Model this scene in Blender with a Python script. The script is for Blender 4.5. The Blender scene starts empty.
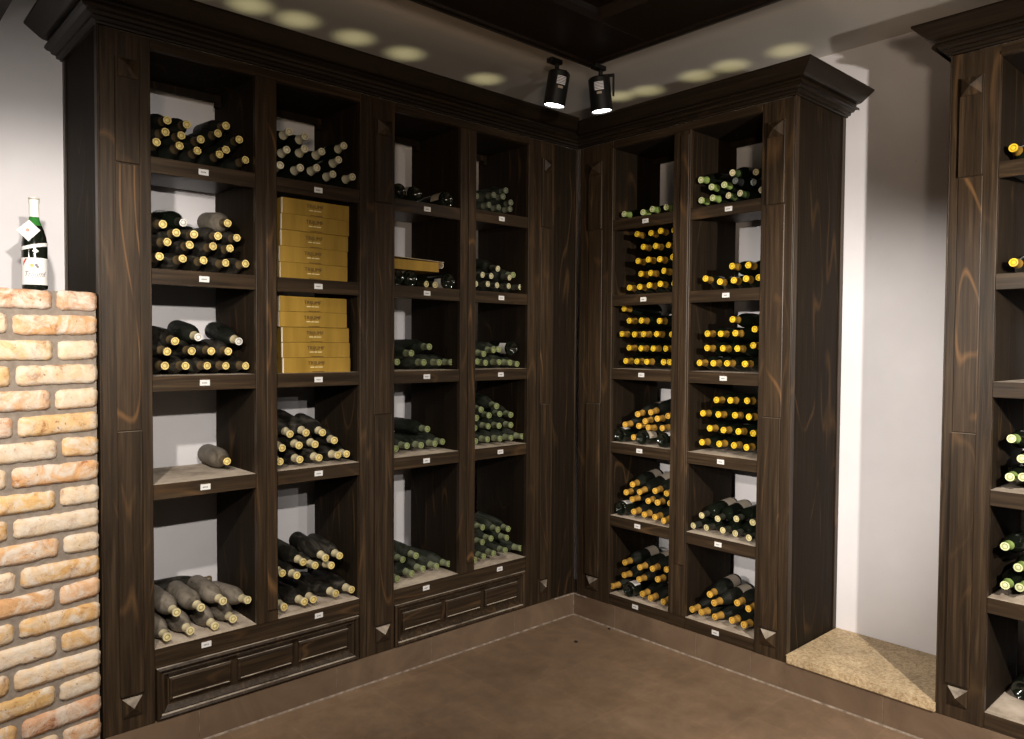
import bpy, bmesh, math, random
from mathutils import Vector, Matrix
random.seed(7)
PI = math.pi
scn = bpy.context.scene
col = scn.collection

# ------------------------------------------------------------------ materials
def mat(name, color=(.5, .5, .5), rough=.6, metal=0.0, spec=.5, emit=None, es=0):
    m = bpy.data.materials.new(name); m.use_nodes = True
    b = m.node_tree.nodes['Principled BSDF']
    b.inputs['Base Color'].default_value = (*color, 1)
    b.inputs['Roughness'].default_value = rough
    b.inputs['Metallic'].default_value = metal
    b.inputs['Specular IOR Level'].default_value = spec
    if emit:
        b.inputs['Emission Color'].default_value = (*emit, 1)
        b.inputs['Emission Strength'].default_value = es
    return m

class N:
    def __init__(s, m):
        s.t = m.node_tree; s.b = s.t.nodes['Principled BSDF']
    def n(s, typ, **k):
        o = s.t.nodes.new(typ)
        for a, v in k.items():
            setattr(o, a, v)
        return o
    def l(s, a, b): s.t.links.new(a, b)
    def coords(s, scale=(1, 1, 1), rnd=True, loc=(0, 0, 0)):
        tc = s.n('ShaderNodeTexCoord'); mp = s.n('ShaderNodeMapping')
        mp.inputs['Scale'].default_value = scale; mp.inputs['Location'].default_value = loc
        if rnd:
            oi = s.n('ShaderNodeObjectInfo'); mu = s.n('ShaderNodeMath', operation='MULTIPLY'); mu.inputs[1].default_value = 17.0
            ad = s.n('ShaderNodeVectorMath', operation='ADD')
            s.l(oi.outputs['Random'], mu.inputs[0]); s.l(tc.outputs['Object'], ad.inputs[0]); s.l(mu.outputs[0], ad.inputs[1])
            s.l(ad.outputs[0], mp.inputs['Vector'])
        else:
            s.l(tc.outputs['Object'], mp.inputs['Vector'])
        return mp.outputs[0]
    def noise(s, vec, scale=5, detail=4, rough=.5, dist=0):
        o = s.n('ShaderNodeTexNoise'); o.inputs['Scale'].default_value = scale; o.inputs['Detail'].default_value = detail
        o.inputs['Roughness'].default_value = rough; o.inputs['Distortion'].default_value = dist
        s.l(vec, o.inputs['Vector']); return o.outputs['Fac']
    def ramp(s, fac, stops, interp='LINEAR'):
        r = s.n('ShaderNodeValToRGB'); r.color_ramp.interpolation = interp
        e = r.color_ramp.elements
        while len(e) < len(stops): e.new(.5)
        for i, (p, c) in enumerate(stops):
            e[i].position = p; e[i].color = (*c, 1) if len(c) == 3 else c
        s.l(fac, r.inputs[0]); return r.outputs[0]
    def mix(s, fac, a, b, mode='MIX'):
        m = s.n('ShaderNodeMix', data_type='RGBA', blend_type=mode)
        if isinstance(fac, (int, float)): m.inputs[0].default_value = fac
        else: s.l(fac, m.inputs[0])
        for i, v in ((6, a), (7, b)):
            if isinstance(v, tuple): m.inputs[i].default_value = (*v, 1)
            else: s.l(v, m.inputs[i])
        return m.outputs[2]
    def bump(s, h, strength=.2, dist=.01):
        o = s.n('ShaderNodeBump'); o.inputs['Strength'].default_value = strength; o.inputs['Distance'].default_value = dist
        s.l(h, o.inputs['Height']); s.l(o.outputs[0], s.b.inputs['Normal'])
    def color(s, c): s.l(c, s.b.inputs['Base Color'])

def wood(name, axis, dark, mid, light, knots=.35, rough=.42, spec=.35):
    """stained wood; axis = long direction of the grain"""
    m = mat(name, mid, rough, spec=spec); k = N(m)
    sc = [70, 70, 70]; sc[axis] = 2.4
    g = k.noise(k.coords(tuple(sc)), 1.0, 5, .6, .4)
    base = k.ramp(g, [(.3, dark), (.52, mid), (.75, light)])
    sc2 = [5.0, 5.0, 5.0]; sc2[axis] = .9
    w = k.noise(k.coords(tuple(sc2)), 1.0, 1, .4, .3)
    mul = k.n('ShaderNodeMath', operation='MULTIPLY'); mul.inputs[1].default_value = 13
    fr = k.n('ShaderNodeMath', operation='PINGPONG'); fr.inputs[1].default_value = 1
    k.l(w, mul.inputs[0]); k.l(mul.outputs[0], fr.inputs[0])
    line = k.ramp(fr.outputs[0], [(0, (1, 1, 1)), (.16, (0, 0, 0))])
    brk = k.ramp(k.noise(k.coords((3, 3, 3)), 1.3, 2), [(.45, (0, 0, 0)), (.62, (knots, knots, knots))])
    lf = k.mix(1.0, line, brk, 'MULTIPLY')
    k.color(k.mix(lf, base, (light[0] * 2.4, light[1] * 2.0, light[2] * 1.5)))
    k.bump(g, .25, .002)
    return m
D_, M_, L_ = (.0135, .0078, .0041), (.031, .0188, .0098), (.066, .041, .0215)
WV = wood('stained_wood_vertical', 2, D_, M_, L_)
WH = wood('stained_wood_horizontal', 0, D_, M_, L_)
WP = wood('stained_plywood', 2, (.0095, .006, .0032), (.0145, .0092, .0048), (.023, .0148, .0078), 1.0, .75, .12)
WR = wood('reddish_stained_wood', 2, (.018, .0105, .0055), (.038, .0225, .0115), (.075, .045, .023), .7)
WD = wood('dark_canopy_wood', 0, (.005, .0026, .0018), (.009, .0045, .003), (.014, .0075, .005), .2)
WC = wood('cornice_wood', 0, (.008, .005, .0029), (.0145, .0092, .0053), (.024, .0158, .0092), .2)

DUST = mat('dusty_shelf_top', (.3, .25, .2), .85); k = N(DUST)
v = k.noise(k.coords((8, 8, 8)), 1, 5, .65)
k.color(k.ramp(v, [(.3, (.24, .185, .135)), (.5, (.44, .36, .28)), (.75, (.60, .51, .41))]))

LEDGE = mat('painted_toplight_dust', (.30, .25, .20), .8); k = N(LEDGE)  # pale tone paints light from above on ledges, along with dust and wear
k.color(k.ramp(k.noise(k.coords((10, 10, 10)), 1, 4, .6), [(.35, (.10, .075, .055)), (.55, (.34, .285, .225))]))

WALL = mat('white_plaster', (.78, .75, .77), .85, spec=.2); k = N(WALL)
v = k.noise(k.coords((1, 1, 1), False), 2.2, 4, .6)
c1 = k.ramp(v, [(.3, (.72, .69, .705)), (.7, (.80, .77, .785))])
sp = k.noise(k.coords((1, 1, 1), False), 34, 3, .7)
f = k.ramp(sp, [(.27, (.35, .35, .35)), (.30, (0, 0, 0))])
k.color(k.mix(f, c1, (.38, .32, .28)))
k.bump(k.noise(k.coords((1, 1, 1), False), 25, 4, .6), .15, .004)
CEIL = mat('ceiling_paint', (.70, .66, .62), .9, spec=.1); k = N(CEIL)
k.color(k.ramp(k.noise(k.coords((1, 1, 1), False), 1.5, 3), [(.3, (.60, .56, .52)), (.7, (.68, .64, .60))]))

FLOOR = mat('brown_floor', (.2, .13, .09), .45, spec=.4); k = N(FLOOR)
cc = k.coords((1, 1, 1), False)
a = k.ramp(k.noise(cc, 1.6, 8, .68, .15), [(.28, (.135, .087, .053)), (.5, (.185, .121, .075)), (.72, (.235, .160, .103))])
b = k.ramp(k.noise(cc, 9, 8, .75, .2), [(.35, (.82, .82, .82)), (.65, (1.10, 1.09, 1.08))])
a = k.mix(1.0, a, b, 'MULTIPLY')
sc = k.noise(k.coords((2, 9, 1), False), 6, 4, .6, 2.5)
bk = k.n('ShaderNodeTexBrick'); bk.inputs['Scale'].default_value = 1.0; bk.inputs['Brick Width'].default_value = .42; bk.inputs['Row Height'].default_value = .42; bk.inputs['Mortar Size'].default_value = .003
bk.inputs['Color1'].default_value = (.90, .89, .87, 1); bk.inputs['Color2'].default_value = (1.05, 1.05, 1.05, 1); bk.inputs['Mortar'].default_value = (1.25, 1.25, 1.22, 1)
k.l(k.coords((1, 1, 1), False, (.13, .07, 0)), bk.inputs['Vector'])
a = k.mix(.55, a, k.mix(1.0, a, bk.outputs['Color'], 'MULTIPLY'))
k.color(k.mix(k.ramp(sc, [(.66, (0, 0, 0)), (.72, (.35, .35, .35))]), a, (.34, .26, .19)))
k.l(k.ramp(k.noise(cc, 5, 5), [(.3, (.35, .35, .35)), (.7, (.62, .62, .62))]), k.b.inputs['Roughness'])
k.bump(k.noise(cc, 12, 6, .6), .12, .004)

PLINTH = mat('brown_plinth_tile', (.2, .14, .1), .55); k = N(PLINTH)
cc = k.coords((1, 1, 1), False)
a = k.ramp(k.noise(cc, 3, 6, .65, .8), [(.3, (.105, .066, .041)), (.5, (.148, .096, .060)), (.75, (.205, .140, .090))])
k.color(a)
k.bump(k.noise(cc, 20, 4), .12, .003)
GROUT = mat('pale_grout', (.42, .36, .30), .9); k = N(GROUT)
k.color(k.ramp(k.noise(k.coords((1, 1, 1), False), 30, 4), [(.35, (.13, .095, .07)), (.65, (.30, .24, .19))]))

SLAB = mat('speckled_stone', (.5, .4, .28), .6); k = N(SLAB)
cc = k.coords((1, 1, 1), False)
a = k.ramp(k.noise(cc, 75, 5, .75, .4), [(.30, (.20, .12, .06)), (.44, (.44, .31, .17)), (.58, (.60, .46, .28)), (.74, (.72, .60, .44))])
k.color(k.mix(1.0, a, k.ramp(k.noise(cc, 9, 3), [(.3, (.8, .8, .8)), (.7, (1.1, 1.1, 1.1))]), 'MULTIPLY'))
k.bump(k.noise(cc, 75, 4), .3, .003)

BRICK = mat('old_yellow_brick', (.6, .4, .2), .9, spec=.15); k = N(BRICK)
at = k.n('ShaderNodeVertexColor'); at.layer_name = 'tint'
cc = k.coords((1, 1, 1), False)
n1 = k.ramp(k.noise(cc, 22, 6, .7, .5), [(.33, (.50, .34, .27)), (.44, (.92, .86, .80)), (.7, (1.15, 1.15, 1.15))])
a = k.mix(1.0, at.outputs['Color'], n1, 'MULTIPLY')
a = k.mix(k.ramp(k.noise(cc, 13, 6, .7, 1), [(.44, (0, 0, 0)), (.62, (.9, .9, .9))]), a, (.66, .575, .48))
a = k.mix(k.ramp(k.noise(cc, 60, 3, .6), [(.67, (0, 0, 0)), (.72, (.8, .8, .8))]), a, (.22, .12, .07))
k.color(a); k.bump(k.noise(cc, 45, 6, .7), .8, .006)
MORTAR = mat('grey_mortar', (.36, .30, .24), .95, spec=.1); k = N(MORTAR)
cc = k.coords((1, 1, 1), False)
k.color(k.ramp(k.noise(cc, 40, 4), [(.3, (.19, .155, .125)), (.7, (.27, .225, .185))])); k.bump(k.noise(cc, 90, 4), .6, .004)

GLASS = mat('dark_bottle_glass', (.006, .008, .005), .12, spec=.6)
def dusty(name, c0, c1, lo=.42, hi=.62, dark=(.012, .014, .009)):
    m = mat(name, c1, .7, spec=.22); k = N(m)
    v = k.noise(k.coords((14, 14, 9)), 1, 6, .7, 1.0)
    k.color(k.ramp(v, [(.26, dark), (lo, c0), (hi, c1)]))
    k.l(k.ramp(v, [(.3, (.22, .22, .22)), (.62, (.75, .75, .75))]), k.b.inputs['Roughness'])
    return m
GL_LIGHT = dusty('slightly_dusty_glass', (.010, .011, .008), (.034, .032, .025), .5, .8, (.006, .007, .005))
GL_DUST = dusty('dusty_glass', (.016, .014, .011), (.085, .074, .058), .50, .74, (.006, .006, .004))
GL_HEAVY = dusty('thickly_dusted_glass', (.075, .063, .048), (.23, .195, .155), .36, .6)
GL_GREEN = dusty('dusty_green_glass', (.016, .019, .013), (.060, .063, .047), .44, .72, (.008, .010, .006))
CLEARGREEN = mat('green_glass', (.03, .16, .03), .08, spec=.6)
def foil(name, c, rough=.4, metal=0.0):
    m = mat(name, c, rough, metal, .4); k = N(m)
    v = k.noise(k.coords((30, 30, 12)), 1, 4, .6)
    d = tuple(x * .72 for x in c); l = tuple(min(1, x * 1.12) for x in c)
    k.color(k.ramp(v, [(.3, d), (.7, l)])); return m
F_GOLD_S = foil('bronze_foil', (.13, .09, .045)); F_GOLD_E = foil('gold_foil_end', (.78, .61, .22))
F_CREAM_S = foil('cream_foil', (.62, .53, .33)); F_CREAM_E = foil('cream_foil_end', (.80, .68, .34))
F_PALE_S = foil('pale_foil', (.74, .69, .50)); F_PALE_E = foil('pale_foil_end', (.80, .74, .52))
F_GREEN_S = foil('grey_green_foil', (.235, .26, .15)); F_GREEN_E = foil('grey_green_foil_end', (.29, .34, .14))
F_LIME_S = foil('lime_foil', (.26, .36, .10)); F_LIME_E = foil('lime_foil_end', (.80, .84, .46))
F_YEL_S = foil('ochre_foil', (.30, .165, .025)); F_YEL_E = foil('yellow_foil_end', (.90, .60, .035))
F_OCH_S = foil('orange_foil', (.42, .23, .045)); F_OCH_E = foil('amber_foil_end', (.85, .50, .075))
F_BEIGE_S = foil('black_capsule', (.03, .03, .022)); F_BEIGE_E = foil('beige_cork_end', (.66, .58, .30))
F_WHITE = foil('white_foil', (.82, .80, .74)); PAPER = mat('white_paper', (.70, .68, .66), .7)
PAPER_D = mat('soiled_paper_label', (.45, .38, .30), .8)
RED = mat('red_print', (.45, .03, .02), .6); INK = mat('grey_print', (.17, .15, .15), .7); GOLDINK = mat('gold_print', (.6, .36, .12), .6)
CARD = mat('golden_cardboard', (.30, .175, .022), .5, spec=.35); k = N(CARD)
k.color(k.ramp(k.noise(k.coords((22, 2, 2)), 1, 3), [(.3, (.25, .145, .020)), (.7, (.36, .215, .035))]))
CARD_IN = mat('raw_cardboard', (.55, .42, .26), .8); CARDINK = mat('brown_print', (.055, .025, .01), .6)
CARDLINE = mat('cream_print', (.78, .66, .35), .5); CARDEDGE = mat('white_card_edge', (.80, .68, .55), .8)
BLACK = mat('black_lamp_metal', (.004, .004, .004), .45); LENS = mat('lamp_lens', (1, 1, 1), .3, emit=(1, .97, .92), es=9)
STICK = mat('white_sticker', (.9, .9, .95), .6); STICKINK = mat('sticker_print', (.03, .03, .05), .6)
SPECK = mat('dark_debris', (.008, .006, .005), .8)

# ------------------------------------------------------------------ mesh helper
class MB:
    def __init__(s): s.v = []; s.f = []; s.m = []
    def add(s, vs, fs, mi=0):
        o = len(s.v); s.v += [tuple(p) for p in vs]
        for f in fs: s.f.append(tuple(i + o for i in f)); s.m.append(mi)
    def box(s, x0, x1, y0, y1, z0, z1, mi=0, top=None):
        vs = [(x, y, z) for z in (z0, z1) for y in (y0, y1) for x in (x0, x1)]
        fs = [(0, 2, 3, 1), (0, 1, 5, 4), (1, 3, 7, 5), (3, 2, 6, 7), (2, 0, 4, 6)]
        s.add(vs, fs, mi); s.add(vs, [(4, 5, 7, 6)], mi if top is None else top); return s
    def lathe(s, prof, seg=18, mi=0, origin=(0, 0, 0), caps=(True, True), ang=(0, 2 * PI), mis=None):
        full = abs(ang[1] - ang[0] - 2 * PI) < 1e-6
        n = seg if full else seg + 1
        o = len(s.v)
        for r, z in prof:
            for i in range(n):
                a = ang[0] + (ang[1] - ang[0]) * i / seg
                s.v.append((origin[0] + r * math.cos(a), origin[1] + r * math.sin(a), origin[2] + z))
        for j in range(len(prof) - 1):
            for i in range(seg):
                i2 = (i + 1) % n
                s.f.append((o + j * n + i, o + j * n + i2, o + (j + 1) * n + i2, o + (j + 1) * n + i)); s.m.append(mis[j] if mis else mi)
        if full and caps[0]: s.f.append(tuple(o + i for i in reversed(range(n)))); s.m.append(mis[0] if mis else mi)
        if full and caps[1]: s.f.append(tuple(o + (len(prof) - 1) * n + i for i in range(n))); s.m.append(mis[-1] if mis else mi)
        return s
    def sweep(s, prof, path, outs, mi=0, closed_ends=True):
        """profile [(out, z)] swept along a path of (x,y) with an outward mitre vector for each point"""
        o = len(s.v); n = len(prof)
        for (x, y), (ox, oy) in zip(path, outs):
            for d, z in prof: s.v.append((x + ox * d, y + oy * d, z))
        for i in range(len(path) - 1):
            for j in range(n):
                j2 = (j + 1) % n
                s.f.append((o + i * n + j, o + (i + 1) * n + j, o + (i + 1) * n + j2, o + i * n + j2)); s.m.append(mi)
        if closed_ends:
            s.f.append(tuple(o + j for j in range(n))); s.m.append(mi)
            s.f.append(tuple(o + (len(path) - 1) * n + j for j in reversed(range(n)))); s.m.append(mi)
        return s
    def build(s, name, mats, parent=None, bevel=0, smooth=False):
        me = bpy.data.meshes.new(name); me.from_pydata(s.v, [], s.f)
        if not isinstance(mats, (list, tuple)): mats = [mats]
        for m in mats: me.materials.append(m)
        for p, mi in zip(me.polygons, s.m): p.material_index = mi
        bm = bmesh.new(); bm.from_mesh(me); bmesh.ops.recalc_face_normals(bm, faces=bm.faces); bm.to_mesh(me); bm.free()
        if smooth:
            me.polygons.foreach_set('use_smooth', [True] * len(me.polygons))
            me.set_sharp_from_angle(angle=math.radians(38))
        o = bpy.data.objects.new(name, me); col.objects.link(o)
        if parent: o.parent = parent
        if bevel:
            md = o.modifiers.new('bevel', 'BEVEL'); md.width = bevel; md.segments = 1; md.limit_method = 'ANGLE'
        return o

def paint_toplight(o, thr=.5):  # gives up-facing faces the pale colour of a painted top light
    me = o.data
    me.materials.append(LEDGE); k_ = len(me.materials) - 1
    for p in me.polygons:
        if p.normal.z > thr: p.material_index = k_
    return o
def tag(o, label=None, cat=None, group=None, kind=None):
    if label: o['label'] = label
    if cat: o['category'] = cat
    if group: o['group'] = group
    if kind: o['kind'] = kind
    return o
def empty(name, loc=(0, 0, 0), rz=0):
    o = bpy.data.objects.new(name, None); col.objects.link(o); o.location = loc; o.rotation_euler = (0, 0, rz); o.empty_display_size = .1
    return o
def copy_tree(o, parent=None):
    c = o.copy(); col.objects.link(c)
    if parent: c.parent = parent
    for ch in [x for x in o.children]: copy_tree(ch, c)
    return c
def text_mesh(name, body, size, material, parent, M, shear=0, sx=1.0, ext=.0004):
    cu = bpy.data.curves.new(name, 'FONT'); cu.body = body; cu.size = size; cu.align_x = 'CENTER'; cu.align_y = 'CENTER'; cu.shear = shear; cu.extrude = ext
    t = bpy.data.objects.new(name, cu); col.objects.link(t)
    bpy.context.view_layer.update()
    me = bpy.data.meshes.new_from_object(t.evaluated_get(bpy.context.evaluated_depsgraph_get()))
    bpy.data.objects.remove(t); bpy.data.curves.remove(cu)
    me.transform(Matrix.Diagonal((sx, 1, 1, 1))); me.transform(M); me.materials.clear(); me.materials.append(material); me.name = name
    o = bpy.data.objects.new(name, me); col.objects.link(o); o.parent = parent
    return o

# ------------------------------------------------------------------ room shell
WY = .50       # back wall behind the left racks (y), and x of the wall behind the right racks
ZC = 2.99
def struct(name, mb, m, **k): return tag(mb.build(name, m, **k), kind='structure')
struct('floor', MB().box(-5.5, 0.6, -6, .6, -.05, 0), FLOOR)
struct('ceiling', MB().box(-5.5, 0.6, -6, .6, ZC, ZC + .08), CEIL)
struct('wall_back', MB().box(-5.5, 0.6, WY, .6, 0, ZC), WALL)
struct('wall_right', MB().box(WY, .6, -6, WY, 0, ZC), WALL)
def plinth(name, along):
    mb = MB(); a = 0.0; lens = [.46, .55, .52, .60, .50, .56, .5, .55] if along == 'x' else [.31, .52, .30, .60, .56, .6, .5]
    tot = 2.463 if along == 'x' else 3.15
    for L in lens:
        b = min(a + L, tot)
        if along == 'x': mb.box(-b + .001, -a - .001, 0, WY, 0, .126)
        else: mb.box(0, WY, -b + .001, -a - .001, 0, .126)
        a = b
        if a >= tot: break
    struct(name, mb, PLINTH, bevel=.0015)
plinth('baseboard_left', 'x'); plinth('baseboard_right', 'y')
g = MB(); g.box(-2.463, 0, .002, WY - .002, 0.0, .1245); g.box(.002, WY - .002, -3.15, 0, 0, .1245)
g.sweep([(0, 0), (.006, 0), (.003, .005), (0, .006)], [(-2.463, 0), (0, 0), (0, -3.15)], [(0, -1), (-1, -1), (-1, 0)])
g.sweep([(0, .12), (.004, .12), (.003, .1275), (0, .1275)], [(-.16, 0), (0, 0), (0, -.10)], [(0, -1), (-1, -1), (-1, 0)])
g.box(-.004, 0, -.004, 0, 0, .126)
struct('trim_1', g, GROUT)
struct('trim_2', MB().box(-3.35, -2.68, -2.6, .5, 2.75, ZC - .001), WD)     # dark ceiling beam at the far left

# dark timber canopy hanging under the ceiling
cn = empty('ceiling_canopy', (0, 0, 0))
tag(cn, 'dark timber canopy with recessed centre hanging under the pale ceiling', 'ceiling canopy')
X0, X1, Y0, Y1, ZB = -4.4, -.513, -4.4, -.548, 2.85
mb = MB(); w = .37
for (a, b, c, d) in ((X0, X1, Y1 - w, Y1), (X0, X1, Y0, Y0 + w), (X0, X0 + w, Y0 + w, Y1 - w), (X1 - w, X1, Y0 + w, Y1 - w)):
    mb.box(a, b, c, d, ZB, ZC - .002)
mb.build('frame', WD, cn, bevel=.003)
def ring2(prof, x0, x1, y0, y1):
    m = MB(); o = 0; n = len(prof)
    cs = [(x0, y0, 1, 1), (x1, y0, -1, 1), (x1, y1, -1, -1), (x0, y1, 1, -1)]
    for (x, y, ax, ay) in cs:
        for d, z in prof: m.v.append((x + ax * d, y + ay * d, z))
    for i in range(4):
        i2 = (i + 1) % 4
        for j in range(n):
            j2 = (j + 1) % n
            m.f.append((i * n + j, i2 * n + j, i2 * n + j2, i * n + j2)); m.m.append(0)
    return m
ring2([(0, 2.84), (.02, 2.84), (.035, 2.86), (.05, 2.875), (.05, 2.9), (0, 2.9)], X0 + w - .01, X1 - w + .01, Y0 + w - .01, Y1 - w + .01).build('inner_moulding', WD, cn)
ring2([(-.004, 2.852), (.03, 2.842), (.05, 2.842), (.06, 2.852)], X0, X1, Y0, Y1).build('edge_moulding', WD, cn)
MB().box(X0 + w - .01, X1 - w + .01, Y0 + w - .01, Y1 - w + .01, 2.93, 2.95).build('centre_panel', WD, cn)

# ------------------------------------------------------------------ wine racks
CORN = [(0, 2.662), (.012, 2.662), (.014, 2.668), (.026, 2.670), (.028, 2.681), (.042, 2.683), (.047, 2.692), (.060, 2.695),
        (.068, 2.703), (.065, 2.714), (.052, 2.722), (.053, 2.731), (.074, 2.734), (.084, 2.740), (.135, 2.778), (.135, 2.786), (.0, 2.786)]
def rosette(x0, x1, z0, z1, y, h=.020):
    m = MB(); cx, cz = (x0 + x1) / 2, (z0 + z1) / 2
    vs = [(x0, y, z0), (x1, y, z0), (x1, y, z1), (x0, y, z1), (x0, y - .006, z0), (x1, y - .006, z0), (x1, y - .006, z1), (x0, y - .006, z1), (cx, y - .006 - h, cz)]
    m.add(vs, [(0, 1, 5, 4), (1, 2, 6, 5), (2, 3, 7, 6), (3, 0, 4, 7), (4, 5, 8), (5, 6, 8), (6, 7, 8), (7, 4, 8), (0, 3, 2, 1)])
    return m
DEPTH = .41
def shelf_part(root, x0, x1, z, tagx=None, lip=.058, bottom=False):
    m = MB(); m.box(x0 + .0005, x1 - .0005, .024, DEPTH, z - .026, z, 0, top=1); m.box(x0 + .0005, x1 - .0005, .004, .0235, z - lip, z, 0, top=1)
    s = m.build('shelf', [WH, DUST], root, bevel=.0012)
    tx = (x0 + x1) / 2 + (tagx or 0)
    t = MB(); tx += -.007 if x0 < 0 else .022 - (2.235 - z) * .018; t.box(tx - .019, tx + .019, .0020, .0038, z - .040, z - .018, 0)
    for i in range(4): t.box(tx - .010 + i * .005, tx - .007 + i * .005, .0014, .002, z - .032, z - .027, 1)
    t.box(tx - .019, tx + .014, .0026, .004, z - .0175, z - .012, 2)
    t.build('price_tag', [PAPER, INK, CARDINK], s)
    return s
def rack(name, label, loc, rz, x0, x1, pil, stiles, openings, shelves, base, ends, corn, blocks=True, tags={}):
    """local frame: x along the front, y into the depth, z up"""
    root = empty(name, loc, rz); tag(root, label, 'wine rack')
    ZT, ZB0 = 2.66, .127
    for (a, b, pa, pb) in pil:
        m = MB(); m.box(a, b, 0, .024, ZB0, ZT); m.build('pilaster', WV, root, bevel=.0018)
        for (za, zb, th, mm) in ((2.195, 2.565, .012, WV), (1.232, 2.190, .004, WR), (.262, 1.229, .012, WV)):
            ap = MB().box(pa, pb, -th, .001, za, zb).build('applied_panel', mm, root, bevel=.0022)
            if za < .5: paint_toplight(ap)
        rosette(pa + .008, pb - .006, 2.495, 2.560, -.012).build('rosette', WV, root)
        paint_toplight(rosette(pa + .008, pb - .006, .182, .250, .0).build('rosette', WV, root), .3)
    for (a, b) in stiles:
        MB().box(a, b, 0, .024, .40 if base else ZB0 + .061, 2.625).build('stile', WV, root, bevel=.0018)
        MB().box(a + (b - a) * .47, b - .006, -.008, .001, .45, 2.60).build('stile_strip', WR, root, bevel=.002)
    edges = []
    for (a, b) in openings: edges += [(a - .018, a), (b, b + .018)]
    for (a, b) in edges:
        if any(abs(a - e[0]) < .001 or abs(b - e[1]) < .001 for e in ends): continue
        MB().box(a, b - .0, .0245, .42, ZB0 + .002, 2.62).build('divider', WP, root)
    for e in ends:                         # exposed end panels reach the wall
        a, b, s = e
        m = MB(); m.box(a, b, .0245, WY - .004, ZB0, 2.69); m.build('end_panel', WP, root)
        xo = a if s < 0 else b
        q = [xo + s * .006, xo]; q.sort()
        m = MB(); m.box(q[0], q[1], 0, .035, ZB0, 2.67); m.box(q[0], q[1], WY - .034, WY - .004, ZB0, 2.67); m.build('end_stile', WV, root, bevel=.001)
    xa, xb = x0 + .02, x1 - .02
    MB().box(openings[0][0], openings[-1][1], .0, .024, 2.622, 2.66).build('top_rail', WH, root, bevel=.0015)
    MB().box(openings[0][0] , openings[-1][1], -.006, .0, 2.624, 2.634).build('top_bead', WH, root, bevel=.0015)
    MB().box(xa, xb, .0245, .42, 2.622, 2.64).build('top_board', WP, root)
    for (a, b), rows in zip(openings, shelves):
        MB().box(a + .0005, b - .0005, .35, .37, 2.592, 2.6215).build('back_rail', WP, root)
        MB().box(b - .024, b - .0005, .345, .37, 2.570, 2.592).build('cleat', WP, root)
        for z in rows: shelf_part(root, a, b, z, lip=.058 if z > .3 else .060)
    A, B = openings[0][0], openings[-1][1]
    if base:
        MB().box(A, B, .003, .024, .330, .401).build('base_rail', WH, root, bevel=.0015)
        MB().box(A, B, .016, .024, ZB0, .330).build('base_back', WV, root)
        ba, bb, z0, z1 = A + .006, B - .006, .131, .328
        mo = MB(); prof = [(0, .016), (0, -.004), (.008, -.010), (.016, -.004), (.020, .004), (.026, -.002), (.032, .004), (.040, .012), (.044, .016)]
        n = len(prof)
        for (x, z, ax, az) in ((ba, z0, 1, 1), (bb, z0, -1, 1), (bb, z1, -1, -1), (ba, z1, 1, -1)):
            for d, y in prof: mo.v.append((x + ax * d, y, z + az * d))
        for i in range(4):
            i2 = (i + 1) % 4
            for j in range(n - 1): mo.f.append((i * n + j, i2 * n + j, i2 * n + j + 1, i * n + j + 1)); mo.m.append(0)
        fr = paint_toplight(mo.build('base_panel', WV, root), .80)
        W = (bb - ba - .10 - 2 * .028) / 3
        for i in range(3):
            pa = ba + .05 + i * (W + .028); pb = pa + W; pz0, pz1 = z0 + .060, z1 - .050
            m = MB(); ins = [(0, .016), (0, .008), (.008, .004), (.011, .007), (.014, .007)]
            n2 = len(ins)
            for (x, z, ax, az) in ((pa, pz0, 1, 1), (pb, pz0, -1, 1), (pb, pz1, -1, -1), (pa, pz1, 1, -1)):
                for d, y in ins: m.v.append((x + ax * d, y, z + az * d))
            for q in range(4):
                q2 = (q + 1) % 4
                for j in range(n2 - 1): m.f.append((q * n2 + j, q2 * n2 + j, q2 * n2 + j + 1, q * n2 + j + 1)); m.m.append(0)
            m.f.append(tuple(q * n2 + n2 - 1 for q in range(4))); m.m.append(0)
            paint_toplight(m.build('raised_panel', WH, fr), .55)
    else:
        pass
    path, outs = corn
    MB().sweep([(d, z - (.016 if x0 >= 0 and z > 2.70 else 0)) for d, z in CORN], path, outs).build('cornice', WC, root, bevel=0)
    return root

LR = [2.235, 1.826, 1.427, 1.022, .403]
RR = [2.235, 1.826, 1.428, 1.025, .622, .187]
r1 = rack('wine_rack', 'tall dark wooden wine rack beside the brick pillar, holding golden cartons', (0, 0, 0), 0, -2.463, -1.379,
     [(-2.463, -2.292, -2.414, -2.333), (-1.414, -1.379, -1.409, -1.386)][:1], [(-1.894, -1.804), ], [(-2.292, -1.894), (-1.804, -1.414)], [LR, LR], True,
     [(-2.463, -2.440, -1)], ([(-2.463, WY), (-2.463, 0), (-1.379, 0)], [(-1, 0), (-1, -1), (0, -1)]))
MB().box(-1.414, -1.3795, 0, .024, .127, 2.66).build('pilaster', WV, r1, bevel=.0018)
r2 = rack('wine_rack', 'dark wooden wine rack left of the corner, dusty green-capped bottles inside', (0, 0, 0), 0, -1.3785, -.02,
     [(-1.3785, -1.231, -1.341, -1.250), (-.380, -.185, -.286, -.216)], [(-.844, -.744)], [(-1.231, -.844), (-.744, -.380)], [[2.226, 1.826, 1.427, 1.022, .403], LR], True,
     [], ([(-1.3785, 0), (0, 0)], [(0, -1), (-1, -1)]))
MB().box(-.1845, -.012, .006, .024, .127, 2.66).build('corner_panel', WP, r2, bevel=.0015)
MB().box(-.0115, -.0005, -.004, .020, .127, 2.66).build('corner_strip', WV, r2, bevel=.0015)
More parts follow.
